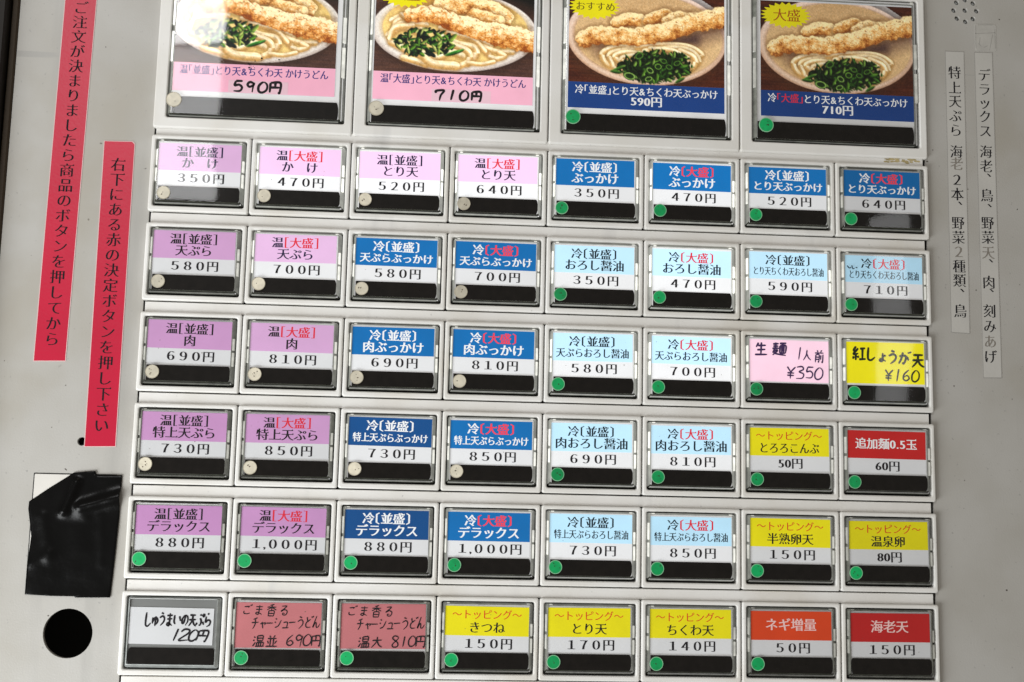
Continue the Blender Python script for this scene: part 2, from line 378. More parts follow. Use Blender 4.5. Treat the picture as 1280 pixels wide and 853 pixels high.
HW = {
'し': [[(3,1),(3,6),(3.5,8.5),(5.5,9),(8,7)]],
'ゅ': [[(2,4),(2,8)],[(2.3,7),(3.5,4.5),(6,4),(7.5,6),(6,8),(4,7.5)],[(5,3),(5,9.5)]],
'う': [[(4,1),(6.5,1.8)],[(2.5,4.5),(5.5,3.2),(7.5,4.5),(7,7),(4,9.5)]],
'ま': [[(2,2.5),(8,2.2)],[(2.3,4.8),(7.8,4.5)],[(5,1),(5,8),(4,9),(2.5,8.3),(3.5,7.2),(5.5,7.8),(8,9)]],
'い': [[(2,2.5),(2,6.5),(3.5,8)],[(7,3),(8.3,6)]],
'の': [[(5.5,2.5),(4,7),(2.3,7.5),(2,5),(4.5,2.5),(7.5,3),(8.2,6),(6,9)]],
'天': [[(2,2),(8,2)],[(1.5,5),(8.5,4.8)],[(5,2),(4.5,5.5),(1.5,9)],[(5,5),(6.5,7.5),(9,9)]],
'ぷ': [[(4.5,1.5),(5.8,2.5)],[(4.5,4),(6,5.5),(5.5,8),(3.8,8.5)],[(2,7),(1.2,8.5)],[(7.5,6),(9,8)],[(8,1.2),(8.9,2),(8,2.9),(7.2,2),(8,1.2)]],
'ら': [[(4.5,1),(6,1.8)],[(3,3),(2.7,6.5),(5,5.3),(7.5,6),(7,8.3),(4,9.5)]],
'ご': [[(3,2.5),(7,2.3),(6,3.2)],[(2.8,6),(3,8),(5.5,8.5),(8,8)],[(8,1),(8.6,2)],[(9,.6),(9.6,1.6)]],
'香': [[(6.5,.5),(3.5,1.3)],[(1.5,2.7),(8.5,2.5)],[(5,1),(5,4.8)],[(5,2.7),(1.5,4.8)],[(5,2.7),(8.7,4.8)],[(3,5.5),(3,9.5)],[(3,5.5),(7,5.5),(7,9.5)],[(3,7.4),(7,7.4)],[(3,9.3),(7,9.3)]],
'る': [[(3,1.5),(7,1.5),(2.5,6),(5.5,4.5),(8,6),(7,9),(4.5,9),(4.3,7.5),(6,8)]],
'チ': [[(7,.8),(3,2)],[(1.5,4.5),(8.5,4.3)],[(5.2,1.7),(5,6),(3,9.3)]],
'ャ': [[(2,5.5),(7.5,4.8),(6.5,6.5)],[(3.8,4),(5.2,9.3)]],
'ー': [[(1.5,5.2),(8.5,5)]],
'シ': [[(2.5,1.8),(4,2.7)],[(1.8,4.5),(3.2,5.3)],[(2.5,9),(6,7.5),(8.5,3)]],
'ュ': [[(3,5),(6.5,5),(6.2,8.7)],[(2,8.8),(8,8.8)]],
'ど': [[(3.5,1.5),(4.3,4.5)],[(7,3),(3.5,5.2),(2.8,7.2),(4,8.7),(7.5,8.6)],[(7.8,1),(8.4,2)],[(9,.6),(9.6,1.6)]],
'ん': [[(5,1),(2,9),(3.8,6),(5,6),(5.3,8.8),(7,8.8),(8.7,6.5)]],
'温': [[(1.5,1.5),(2.5,2.5)],[(1,4),(2,5)],[(1,9),(2.7,6)],[(4,1),(4,4.8)],[(4,1),(8,1),(8,4.8)],[(4,2.8),(8,2.8)],[(4,4.8),(8,4.8)],[(3.7,6.2),(3.7,9)],[(3.7,6.2),(8.4,6.2),(8.4,9)],[(5.2,6.2),(5.2,9)],[(6.8,6.2),(6.8,9)],[(2.7,9.2),(9.4,9.2)]],
'並': [[(3.2,.8),(4,2.2)],[(7,.7),(6,2.2)],[(2,3),(8.3,3)],[(4,3),(4,8.8)],[(6.2,3),(6.2,8.8)],[(2,4.8),(2.8,7)],[(8.4,4.7),(7.3,7)],[(1,9),(9.2,9)]],
'大': [[(1.5,3.8),(8.5,3.5)],[(5,1),(4.5,5),(1.3,9.3)],[(5,4),(6.5,7.3),(9,9)]],
'円': [[(2,1.8),(2,9)],[(2,1.8),(8,1.8),(8,9),(7,8.6)],[(5,1.8),(5,5)],[(2,5.2),(8,5.2)]],
'人': [[(5,1),(4.3,5),(1.5,9)],[(4.8,4),(6.5,7),(9,9)]],
'生': [[(3.2,1),(1.8,4)],[(3,3),(8,2.8)],[(5,.8),(5,9)],[(2.5,5.8),(7.8,5.6)],[(1.2,9),(9,9)]],
'麺': [[(1,1.5),(4.7,1.3)],[(1.2,3),(4.5,3)],[(2.8,.5),(2.8,4.5)],[(.7,4.5),(5,4.4)],[(2.3,4.8),(1,7.5)],[(2,6),(4,6),(1,9)],[(1.7,6.5),(3,8),(9.5,9.3)],[(5.3,1.2),(9.5,1)],[(7.2,1.2),(6.8,2.8)],[(5.5,2.8),(5.5,7.8)],[(5.5,2.8),(9.2,2.8),(9.2,7.8)],[(6.8,2.8),(6.8,7.6)],[(8,2.8),(8,7.6)],[(6.8,4.5),(8,4.5)],[(6.8,6),(8,6)],[(5.5,7.7),(9.2,7.7)]],
'前': [[(3,.8),(3.8,2.2)],[(7,.6),(6.2,2.2)],[(1,2.8),(9,2.6)],[(2,4),(2,9.5)],[(2,4),(5,4),(5,9),(4.2,8.7)],[(2,5.7),(5,5.7)],[(2,7.3),(5,7.3)],[(6.6,4.2),(6.6,7.5)],[(8.5,3.6),(8.5,9.2),(7.5,8.6)]],
'紅': [[(2.8,.8),(1.3,3.2),(3,4)],[(4.3,2),(1.2,5.5),(4.5,5.2)],[(2.8,5.5),(2.8,9.3)],[(1.4,6.8),(1,8.5)],[(4,6.6),(4.6,8)],[(5.5,2.3),(9,2.1)],[(7.2,2.3),(7.2,8.6)],[(5,8.8),(9.5,8.7)]],
'ょ': [[(5,3),(5,7.7),(4,8.7),(2.8,8),(4,7.1),(7.5,8.8)],[(5,5),(7.5,4.8)]],
'が': [[(1.5,4),(6,3.6),(6.2,6.5),(5,8.8),(4,8)],[(4,1.3),(3,6),(1.5,9)],[(7,4),(8.5,6.5)],[(7.8,1),(8.4,2)],[(9,.6),(9.6,1.6)]],
'¥': [[(2,1),(5,4.8)],[(8,1),(5,4.8),(5,9.3)],[(2.5,5.3),(7.5,5.3)],[(2.5,7),(7.5,7)]],
'0': [[(5,1),(2.4,4),(2.6,8),(5,9.2),(7.6,7),(7.6,3),(5,1)]],
'1': [[(5.6,.8),(4.6,9.3)]],
'2': [[(2.3,3),(4,1.2),(7,1.6),(7,4),(2.2,9),(8,8.8)]],
'3': [[(2.5,1.6),(6,1.2),(7,3),(4.3,4.6),(7.4,6),(6.6,8.7),(2.5,9)]],
'5': [[(3.2,1.2),(2.9,4.6),(5.5,4),(7.6,6),(6.5,8.8),(2.5,9)],[(3.2,1.2),(7.6,1)]],
'6': [[(6.5,1),(3,4.5),(2.6,8),(5,9.3),(7.4,7.5),(5.5,5.3),(3,6.8)]],
'7': [[(2.4,3.4),(2.4,1.6),(7.6,1.3),(5.6,5),(4.8,9.3)]],
'8': [[(7,2),(4.5,1),(3,2.8),(6.8,6.2),(6.5,8.8),(3.6,9),(3,7),(6.6,3.6),(7,2)]],
'9': [[(7,2.2),(4.5,1.2),(3,3.2),(4.5,5),(7,3.4),(7,2.2),(6.4,9.3)]],
}
class Pen:
    def __init__(s): s.mb = MB(); s.lay = 0
    def stroke(s, pts, wd, h):
        if len(pts) == 2: pts = [pts[0], tuple((np.array(pts[0])+np.array(pts[1]))/2), pts[1]]
        p = [np.array(q, float) for q in pts]; closed = np.allclose(p[0], p[-1])
        ctl = [p[-2] if closed else 2*p[0]-p[1]]+p+[p[1] if closed else 2*p[-1]-p[-2]]
        c = []
        for i in range(1, len(ctl)-2):
            for j in range(6):
                t = j/6; a, b, d, e = ctl[i-1:i+3]
                c.append(0.5*((2*b)+(-a+d)*t+(2*a-5*b+4*d-e)*t*t+(-a+3*b-3*d+e)*t**3))
        c.append(p[-1]); n = len(c); vs = []; s.lay += 1; hh = h+s.lay*0.00004
        for i in range(n):
            d = c[min(i+1, n-1)]-c[max(i-1, 0)]; d = d/(np.linalg.norm(d)+1e-9); nn = np.array([-d[1], d[0]])
            tt = i/(n-1); ww = wd*(0.5+0.5*min(1, 6*min(tt+0.05, 1-tt+0.02)))*(1.0-0.25*tt)
            vs += [tuple(c[i]+nn*ww/2)+(hh,), tuple(c[i]-nn*ww/2)+(hh,)]
        s.mb.add(vs, [[2*i, 2*i+1, 2*i+3, 2*i+2] for i in range(n-1)])
    def write(s, txt, u, v, ew, eh, adv, m, wd, h, slope=0.0, slant=0.08, rng=None):
        s.mb.use(m); rng = rng or random.Random(len(txt)*7+ord(txt[0]))
        for k, ch in enumerate(txt):
            if ch in HW:
                sc = 0.92+rng.random()*0.16; oy = (rng.random()-.5)*0.08*eh; rt = (rng.random()-.5)*0.10
                for st in HW[ch]:
                    q = []
                    for x, y in st:
                        a, b = (x-5)/10*sc, (y-5)/10*sc
                        a, b = a-b*slant-b*rt, b+a*rt
                        q.append((u+(a+.5)*ew, v+(b+.5)*eh+oy))
                    s.stroke(q, wd, h)
            ad = adv*(0.62 if ch in '0123456789¥' else (0.82 if ch in 'ゅょャュ' else 1.0))*(0.5 if ch == ' ' else 1)
            u += ad; v += slope*ad
        return s

# ------------------------------------------------------------------ printed food pictures (photographic print on the cards)
def vnoise(x, y, seed):
    xi = np.floor(x).astype(int); yi = np.floor(y).astype(int); fx = x-xi; fy = y-yi
    def h(a, b):
        n = (a*374761393+b*668265263+seed*974711) & 0x7fffffff
        n = ((n ^ (n >> 13))*1274126177) & 0x7fffffff
        return ((n ^ (n >> 16)) & 0xffff)/65535.0
    u = fx*fx*(3-2*fx); v = fy*fy*(3-2*fy)
    return (h(xi, yi)*(1-u)+h(xi+1, yi)*u)*(1-v)+(h(xi, yi+1)*(1-u)+h(xi+1, yi+1)*u)*v
def worley(x, y, seed):
    xi = np.floor(x).astype(int); yi = np.floor(y).astype(int); best = np.full(x.shape, 9.0)
    for dx in (-1, 0, 1):
        for dy in (-1, 0, 1):
            a, b = xi+dx, yi+dy
            n = (a*73856093 ^ b*19349663 ^ seed*83492791) & 0x7fffffff
            jx = ((n*1103515245+12345) & 0xffff)/65535.0; jy = ((n*214013+2531011) & 0xffff)/65535.0
            best = np.minimum(best, np.hypot(a+jx-x, b+jy-y))
    return best

class Paint:
    def __init__(s, w, h, nx, ny, y0=0):
        s.nx, s.ny = nx, ny
        s.x, s.y = np.meshgrid(np.linspace(0, w, nx), np.linspace(y0, h, ny)); s.c = np.zeros((ny, nx, 3)); s.px = w/nx
    def over(s, rgb, a):
        rgb = np.asarray(rgb, float); a = np.clip(a, 0, 1)[..., None]; s.c = s.c*(1-a)+rgb*a
    def cover(s, d, soft=1.2): return np.clip(0.5-d/(soft*s.px), 0, 1)
    def ell(s, cx, cy, rx, ry, rot=0):
        c, n = math.cos(rot), math.sin(rot); dx, dy = s.x-cx, s.y-cy
        a, b = (dx*c+dy*n)/rx, (-dx*n+dy*c)/ry; r = np.hypot(a, b)
        return (r-1)*min(rx, ry), a, b
    def curve(s, pts, n=10):
        p = [np.array(q, float) for q in pts]; ctl = [2*p[0]-p[1]]+p+[2*p[-1]-p[-2]]; c = []
        for i in range(1, len(ctl)-2):
            for j in range(n):
                t = j/n; a, b, d, e = ctl[i-1:i+3]
                c.append(0.5*((2*b)+(-a+d)*t+(2*a-5*b+4*d-e)*t*t+(-a+3*b-3*d+e)*t**3))
        return c+[p[-1]]
    def tube(s, pts, r0, r1=None, wob=None):
        """signed distance, side in [-1,1] (negative above), position along"""
        r1 = r0 if r1 is None else r1; c = s.curve(pts); n = len(c)-1
        best = np.full(s.x.shape, 1e9); side = np.zeros(s.x.shape); al = np.zeros(s.x.shape)
        for i in range(n):
            a, b = c[i], c[i+1]; d = b-a; L = d@d+1e-9
            t = np.clip(((s.x-a[0])*d[0]+(s.y-a[1])*d[1])/L, 0, 1)
            ex, ey = s.x-a[0]-t*d[0], s.y-a[1]-t*d[1]; ds = np.hypot(ex, ey)
            m = ds < best
            nn = np.array([-d[1], d[0]])/math.sqrt(L)
            if nn[1] < 0: nn = -nn
            best = np.where(m, ds, best); side = np.where(m, ex*nn[0]+ey*nn[1], side); al = np.where(m, (i+t)/n, al)
        r = r0+(r1-r0)*al
        if wob is not None: r = r*wob
        return best-r, np.clip(side/r, -1, 1), al
    def noodle(s, pts, r, base=(246, 226, 176), dark=(196, 150, 84)):
        r = r*1.22; d, sd, al = s.tube(pts, r)
        s.over((150, 105, 50), s.cover(d-r*0.28, 6)*0.55)
        t = np.clip(0.5+0.62*(sd+0.25), 0, 1)[..., None]
        k = np.clip(np.abs(sd+0.3), 0, 1)[..., None]
        col = np.array(base)*(1-t**2)+np.array(dark)*t**2
        col = col+(1-k)**4*np.array([22, 34, 60])*(0.35+0.9*vnoise(s.x/26, s.y/26, int(r*7)))[..., None]
        col = col*(0.90+0.18*vnoise(s.x/34, s.y/34, int(r*11)))[..., None]
        s.over(col, s.cover(d))
    def fry(s, pts, r0, r1, seed, hi=(248, 222, 164), mid=(222, 158, 78), lo=(150, 80, 28)):
        wob = 0.84+0.34*vnoise(s.x/30, s.y/30, seed)+0.14*vnoise(s.x/11, s.y/11, seed+1)
        d, sd, al = s.tube(pts, r0, r1, wob)
        s.over((90, 52, 22), s.cover(d-9, 10)*0.55)
        wl = worley(s.x/52, s.y/40, seed); w2 = worley(s.x/21, s.y/17, seed+5); fn = vnoise(s.x/7, s.y/7, seed+9); lf = vnoise(s.x/90, s.y/60, seed+3)
        lum = 0.60-0.52*sd*np.abs(sd)**0.3+0.62*(0.5-wl)+0.30*(0.5-w2)+0.26*(fn-0.5)+0.45*(lf-0.5)
        cr = worley(s.x/9.5, s.y/8.5, seed+11)
        lum = 0.5+(lum-0.5)*1.12+0.34*(0.42-cr)
        lum = np.clip(lum, 0, 1)[..., None]
        col = np.where(lum > 0.5, np.array(mid)+(np.array(hi)-mid)*(lum-0.5)*2, np.array(lo)+(np.array(mid)-lo)*lum*2)
        s.over(col, s.cover(d, 1.6))
        s.over((255, 250, 232), s.cover(d+6, 4)*np.clip((vnoise(s.x/8, s.y/7, seed+17)-0.74)*6, 0, 1)*(sd < 0.15)*0.45)
        s.over((120, 62, 22), s.cover(d+4, 4)*np.clip((vnoise(s.x/10, s.y/8, seed+23)-0.76)*6, 0, 1)*0.55)
    def leaf(s, cx, cy, rx, ry, rot, rgb):
        d, a, b = s.ell(cx, cy, rx, ry, rot)
        sh = np.clip(0.75-0.5*b, 0.2, 1.3)[..., None]
        s.over(np.array(rgb)*sh, s.cover(d, 1.3))
    def ring(s, cx, cy, rx, ry, rot, rgb, th=0.35):
        d, a, b = s.ell(cx, cy, rx, ry, rot); r = np.hypot(a, b)
        s.over((28, 52, 18), s.cover(d)*0.9)
        s.over(np.array(rgb), np.clip(1-np.abs(r-0.8)/th*1.6, 0, 1))
    def grain(s, amt, seed=3):
        a = vnoise(s.x/9, s.y/9, seed+40)+0.6*vnoise(s.x/4.2, s.y/4.2, seed+41)-0.8
        s.c = s.c*(1+0.12*a)[..., None]
        m = (s.c.sum(-1)-384)/384; s.c = s.c+(m*16)[..., None]
        rs = np.random.RandomState(seed); s.c = s.c+rs.normal(0, amt, s.c.shape[:2])[..., None]
        s.c = np.clip(s.c, 0, 255)

def picture_warm():
    p = Paint(1040, 495, 260, 150, -110); rn = random.Random(4)
    p.over((74, 50, 44), np.ones(p.x.shape)); p.over((100, 66, 50), vnoise(p.x/160, p.y/9, 2)*0.8)
    p.over((18, 18, 16), p.cover(180-p.x*0+(p.y*1.6-(p.x-640)*0.62)*1.0, 40)*(p.x > 600))
    d, a, b = p.ell(520, 205, 540, 272); p.over((40, 26, 20), p.cover(d-14, 18)*.7)
    r = np.hypot(a, b)
    p.over((222, 216, 208), p.cover(d)); p.over((176, 160, 152), p.cover(d)*np.clip((r-0.93)*16, 0, 1)*np.clip(0.5+b, 0, 1))
    p.over((200, 186, 172), p.cover(d)*vnoise(p.x/5, p.y/5, 8)*0.35)
    d, a, b = p.ell(525, 190, 476, 236); p.over((190, 160, 110), p.cover(d-5, 6)); p.over((226, 190, 108), p.cover(d))
    p.over((240, 214, 140), p.cover(d)*vnoise(p.x/40, p.y/22, 3)*.7)
    p.over((176, 124, 50), p.cover(d)*np.clip(-b*1.5-0.4, 0, 1))
    for q, rr_ in [([(110, 150), (190, 120), (300, 180)], 17), ([(120, 215), (150, 150), (260, 130)], 16), ([(90, 250), (180, 200), (300, 230)], 18),
                   ([(110, 300), (160, 320), (260, 380)], 20), ([(130, 190), (200, 165), (330, 210)], 15), ([(170, 110), (230, 160), (330, 170)], 15),
                   ([(100, 270), (130, 200), (240, 180)], 15), ([(190, 400), (260, 415), (340, 440)], 17)]:
        p.noodle(q, rr_)
    for q, rr_ in [([(430, 210), (560, 230), (690, 300), (740, 350)], 17), ([(430, 190), (600, 220), (740, 290), (750, 330)], 17),
                   ([(420, 240), (540, 290), (650, 310), (660, 370), (610, 420)], 19), ([(700, 300), (800, 330), (900, 330)], 15),
                   ([(760, 370), (800, 380), (850, 360), (820, 340)], 15), ([(430, 280), (600, 330), (620, 400), (560, 440)], 17),
                   ([(300, 330), (400, 390), (500, 350), (570, 370)], 20), ([(620, 415), (700, 420), (780, 400)], 12), ([(310, 370), (380, 430), (530, 440)], 24),
                   ([(480, 215), (640, 255), (720, 330)], 13)]:
        p.noodle(q, rr_)
    p.fry([(430, 40), (560, 20), (720, 40), (840, 100)], 58, 62, 21)
    p.fry([(640, 90), (720, 105), (800, 130)], 42, 44, 25)
    p.fry([(225, 110), (360, 100), (560, 160), (760, 205), (1045, 255)], 44, 74, 31, hi=(253, 228, 178), mid=(220, 148, 66), lo=(146, 72, 20))
    for k in range(150):
        t = rn.random(); a = rn.random()*6.28; rr_ = math.sqrt(rn.random())
        cx, cy = 335+195*rr_*math.cos(a), 285+92*rr_*math.sin(a)-10*math.cos(a)
        c = rn.choice([(22, 40, 26), (14, 30, 22), (34, 74, 28), (60, 112, 34), (26, 58, 30), (18, 34, 30)])
        if k > 118: c = rn.choice([(96, 150, 40), (150, 182, 70), (70, 130, 40), (196, 206, 110)])
        p.leaf(cx, cy, 10+22*rn.random(), 6+9*rn.random(), rn.random()*3.1, c)
    p.leaf(520, 352, 60, 13, -0.35, (48, 130, 40)); p.leaf(560, 338, 26, 9, -0.5, (80, 160, 60))
    p.grain(5); return p

def picture_cool():
    p = Paint(1150, 600, 260, 144, -37); rn = random.Random(9)
    p.over((96, 48, 28), np.ones(p.x.shape)); p.over((60, 28, 20), vnoise(p.x/200, p.y/10, 5)*.9)
    p.over((206, 206, 206), ((p.x > 770) & (p.x < 1090) & (p.y < 50+(p.x-770)*0.01) & (p.y > (p.x-1010)*0.6)).astype(float))
    d, a, b = p.ell(575, 265, 590, 338, 0.02); r = np.hypot(a, b); p.over((40, 20, 14), p.cover(d-16, 22)*.7)
    p.over((226, 200, 184), p.cover(d)); p.over((190, 150, 126), p.cover(d)*np.clip((r-0.95)*22, 0, 1)*np.clip(b+.4, 0, 1))
    d, a, b = p.ell(590, 262, 545, 298, 0.02); p.over((178, 138, 100), p.cover(d-5, 5)); p.over((212, 178, 130), p.cover(d))
    p.over((190, 150, 100), p.cover(d)*np.clip(-b*1.2-.1, 0, 1)); p.over((232, 204, 160), p.cover(d)*vnoise(p.x/5, p.y/5, 2)*.4)
    d2, a2, b2 = p.ell(560, 330, 400, 190); p.over((190, 142, 78), p.cover(d2, 60)*.6)
    p.fry([(350, 175), (450, 140), (560, 165)], 42, 46, 3); p.fry([(590, 150), (680, 105), (730, 100)], 40, 34, 5); p.fry([(720, 150), (800, 110), (880, 115)], 40, 34, 8)
    p.over((66, 40, 44), p.cover(p.tube([(240, 350), (500, 330), (800, 290), (1100, 180)], 34)[0], 40)*.8)
    p.over((52, 34, 40), p.cover(p.tube([(640, 320), (820, 292), (930, 270)], 26)[0], 20)*.8)
    for q, r_ in [([(560, 345), (360, 345), (250, 390), (270, 460), (330, 490)], 16), ([(560, 360), (400, 365), (300, 400), (320, 470)], 15),
                  ([(540, 385), (420, 380), (340, 410), (390, 460)], 15), ([(560, 410), (470, 400), (390, 425), (440, 460)], 14),
                  ([(500, 340), (700, 315), (880, 320), (980, 370), (940, 400)], 16), ([(560, 365), (760, 335), (900, 350), (960, 420), (900, 480)], 16),
                  ([(820, 350), (920, 390), (930, 450), (860, 500)], 15), ([(860, 400), (890, 470), (820, 540)], 14), ([(600, 345), (760, 350), (880, 400)], 13)]:
        p.noodle(q, r_)
    p.fry([(110, 300), (200, 270), (480, 265), (700, 225), (900, 155), (1160, 95)], 56, 64, 14)
    d, a, b = p.ell(640, 475, 262, 108, -0.08); p.over((26, 44, 18), p.cover(d+10*vnoise(p.x/14, p.y/14, 4)*4-14, 3))
    for k in range(230):
        a = rn.random()*6.28; rr_ = math.sqrt(rn.random())
        cx, cy = 640+275*rr_*math.cos(a), 470+115*rr_*math.sin(a)-18*math.cos(a)
        c = rn.choice([(20, 40, 16), (30, 60, 20), (46, 88, 28), (16, 30, 14), (60, 108, 34), (24, 46, 16)])
        if k > 200: c = rn.choice([(100, 150, 48), (130, 170, 70)])
        p.leaf(cx, cy, 9+20*rn.random(), 5+8*rn.random(), rn.random()*3.1, c)
    for cx, cy, rx, ry, ro in [(450, 545, 46, 26, .2), (660, 470, 28, 22, .1), (600, 500, 30, 20, .5), (520, 400, 34, 24, -.5), (740, 470, 26, 18, .3), (590, 560, 30, 18, -.3), (700, 430, 26, 18, .2), (800, 440, 30, 18, -.4)]:
        p.ring(cx, cy, rx, ry, ro, rn.choice([(120, 168, 62), (92, 140, 50), (150, 190, 90)]))
    for cx, cy, l, ro in [(360, 500, 50, -.4), (350, 520, 40, .1), (820, 560, 40, -.5), (870, 500, 30, .6)]: p.leaf(cx, cy, l, 12, ro, (70, 120, 40))
    p.grain(5, 6); return p

M['foodprint'], _nt, _b = newmat('food_print')
_b.inputs['Roughness'].default_value = 0.5; _b.inputs['Specular IOR Level'].default_value = 0.2
_at = _nt.nodes.new('ShaderNodeAttribute'); _at.attribute_name = 'print'
_nt.links.new(_at.outputs['Color'], _b.inputs['Base Color']); _nt.links.new(_at.outputs['Color'], _b.inputs['Emission Color'])
_oi = _nt.nodes.new('ShaderNodeObjectInfo'); _sp = _nt.nodes.new('ShaderNodeSeparateColor')
_nt.links.new(_oi.outputs['Color'], _sp.inputs[0]); _nt.links.new(_sp.outputs[0], _b.inputs['Emission Strength'])

def print_mesh(p, u0, v0, u1, v1, h):
    nx, ny = p.nx, p.ny; me = bpy.data.meshes.new('food_print')
    us = np.linspace(u0, u1, nx); vs = np.linspace(v0, v1, ny)
    co = np.zeros((ny, nx, 3)); co[..., 0] = us[None, :]*S; co[..., 1] = -h*S; co[..., 2] = -vs[:, None]*S
    idx = np.arange(nx*ny).reshape(ny, nx)
    f = np.stack([idx[:-1, :-1], idx[1:, :-1], idx[1:, 1:], idx[:-1, 1:]], -1).reshape(-1, 4)
    me.from_pydata(co.reshape(-1, 3).tolist(), [], f.tolist())
    at = me.color_attributes.new('print', 'FLOAT_COLOR', 'POINT')
    c = p.c/255.0; c = np.where(c <= 0.04045, c/12.92, ((c+0.055)/1.055)**2.4)
    rgba = np.ones((nx*ny, 4), np.float32); rgba[:, :3] = c.reshape(-1, 3)
    at.data.foreach_set('color', rgba.ravel()); me.materials.append(M['foodprint'])
    return me

# ------------------------------------------------------------------ geometry of the machine front
PH = -0.05      # panel surface height relative to the bezel faces
T = [0.93+0.9008*i for i in range(6)]; FH = 0.7935
def flat_curve(outer, holes, h0, h1, m):
    cu = bpy.data.curves.new('c', 'CURVE'); cu.dimensions = '2D'; cu.fill_mode = 'BOTH'; cu.extrude = (h1-h0)*S/2
    for q in [outer]+holes:
        sp = cu.splines.new('POLY'); sp.points.add(len(q)-1); sp.use_cyclic_u = True
        sp.points.foreach_set('co', [c for u, v in q for c in (u*S, -v*S, 0, 1)])
    o = bpy.data.objects.new('tmp', cu); COL.objects.link(o); me = bpy.data.meshes.new_from_object(o)
    bpy.data.objects.remove(o); bpy.data.curves.remove(cu)
    for v in me.vertices: v.co = Vector((v.co.x, -(h0+h1)/2*S-v.co.z, v.co.y))
    bm = bmesh.new(); bm.from_mesh(me); bmesh.ops.remove_doubles(bm, verts=bm.verts[:], dist=1e-6); bmesh.ops.recalc_face_normals(bm, faces=bm.faces[:]); bm.to_mesh(me); bm.free()
    me.materials.append(M[m]); return me
def circ(u, v, r, n=40): return [(u+r*math.cos(2*math.pi*i/n), v+r*math.sin(2*math.pi*i/n)) for i in range(n)]

LEFT = -1.40
panel = thing('machine_panel', 'off-white enamelled steel front panel of a meal ticket machine', 'panel', P(4, 3, PH))
OFF = (4, 3, PH)
holes = [[(0.012, -1.6), (7.99, -1.6), (7.99, 7.4), (0.012, 7.4)], circ(-0.492, 5.85, 0.232), circ(-0.488, 4.027, 0.042, 24)]
spk = [(8.374, -0.899), (8.468, -0.935), (8.556, -0.9), (8.592, -0.815), (8.55, -0.726), (8.467, -0.69), (8.375, -0.722), (8.341, -0.81), (8.465, -0.816)]
holes += [circ(u, v, 0.028, 16) for u, v in spk]
pm = flat_curve([(LEFT, -2.2), (10.6, -2.2), (10.6, 8.0), (LEFT, 8.0)], holes, PH-0.06, PH, 'panel')
def shift(me, off):
    d = P(*off)
    for v in me.vertices: v.co -= d
    return me
link('front_sheet', shift(pm, OFF), panel)
b = MB().use('dark').box(LEFT+0.05, -2.15, 10.5, 7.95, PH-1.2, PH-1.1)
link('interior_backing', b.build(OFF), panel)
for u, v in spk:
    b = MB().use('steel').loft([[(x, y, PH-0.045) for x, y in circ(u, v, 0.030, 16)], [(x, y, PH-0.03) for x, y in circ(u+.004, v-.003, 0.014, 16)]], False, True)
    link('speaker_hole', b.build(OFF), panel)
# glue outline left above the right label
b = MB().use('residue')
b.loft([rr(8.565, -0.675, 8.80, -0.37, 0.02, PH+0.0005), rr(8.567, -0.673, 8.798, -0.372, 0.02, PH+0.0025)], False, True)
rn = random.Random(3); b.use('labeledge')
for q in ([(8.57, -.56), (8.79, -.58)], [(8.60, -.66), (8.76, -.665)], [(8.76, -.56), (8.72, -.38)], [(8.785, -.62), (8.785, -.40)], [(8.60, -.45), (8.63, -.42)], [(8.66, -.41), (8.70, -.43)], [(8.575, -.65), (8.57, -.40)], [(8.62, -.52), (8.61, -.45)]):
    (a0, b0), (a1, b1) = q; L = math.hypot(a1-a0, b1-b0); nx, ny = -(b1-b0)/L*.003, (a1-a0)/L*.003
    b.add([(a0+nx, b0+ny, PH+.0032), (a1+nx, b1+ny, PH+.0032), (a1-nx, b1-ny, PH+.0032), (a0-nx, b0-ny, PH+.0032)], [[0, 1, 2, 3]])
link('glue_residue', b.build(OFF), panel)
# slot plate under the tape
b = MB().use('dark').loft([rr(-0.918, 4.338, -0.125, 5.44, .01, PH+.0005), rr(-0.916, 4.340, -0.127, 5.438, .01, PH+.002)], False, True)
b.use('platemetal').loft([rr(-0.908, 4.349, -0.135, 5.43, .01, PH+.001), rr(-0.906, 4.351, -0.137, 5.428, .01, PH+.006)], False, True)
link('slot_plate', b.build(OFF), panel)

# door frame at the left
df = thing('door_frame', 'dark brown-black frame edge along the left side of the panel', 'door frame', P(-1.9, 3, 0))
b = MB().use('doorframe').box(-3.6, -2.3, LEFT-0.085, 8.2, -1.0, 0.10, .02); link('frame_post', b.build((-1.9, 3, 0)), df)
b = MB().use('gasket').box(LEFT-0.080, -2.25, LEFT-0.006, 8.1, -0.6, -0.03, .02); link('gasket', b.build((-1.9, 3, 0)), df)

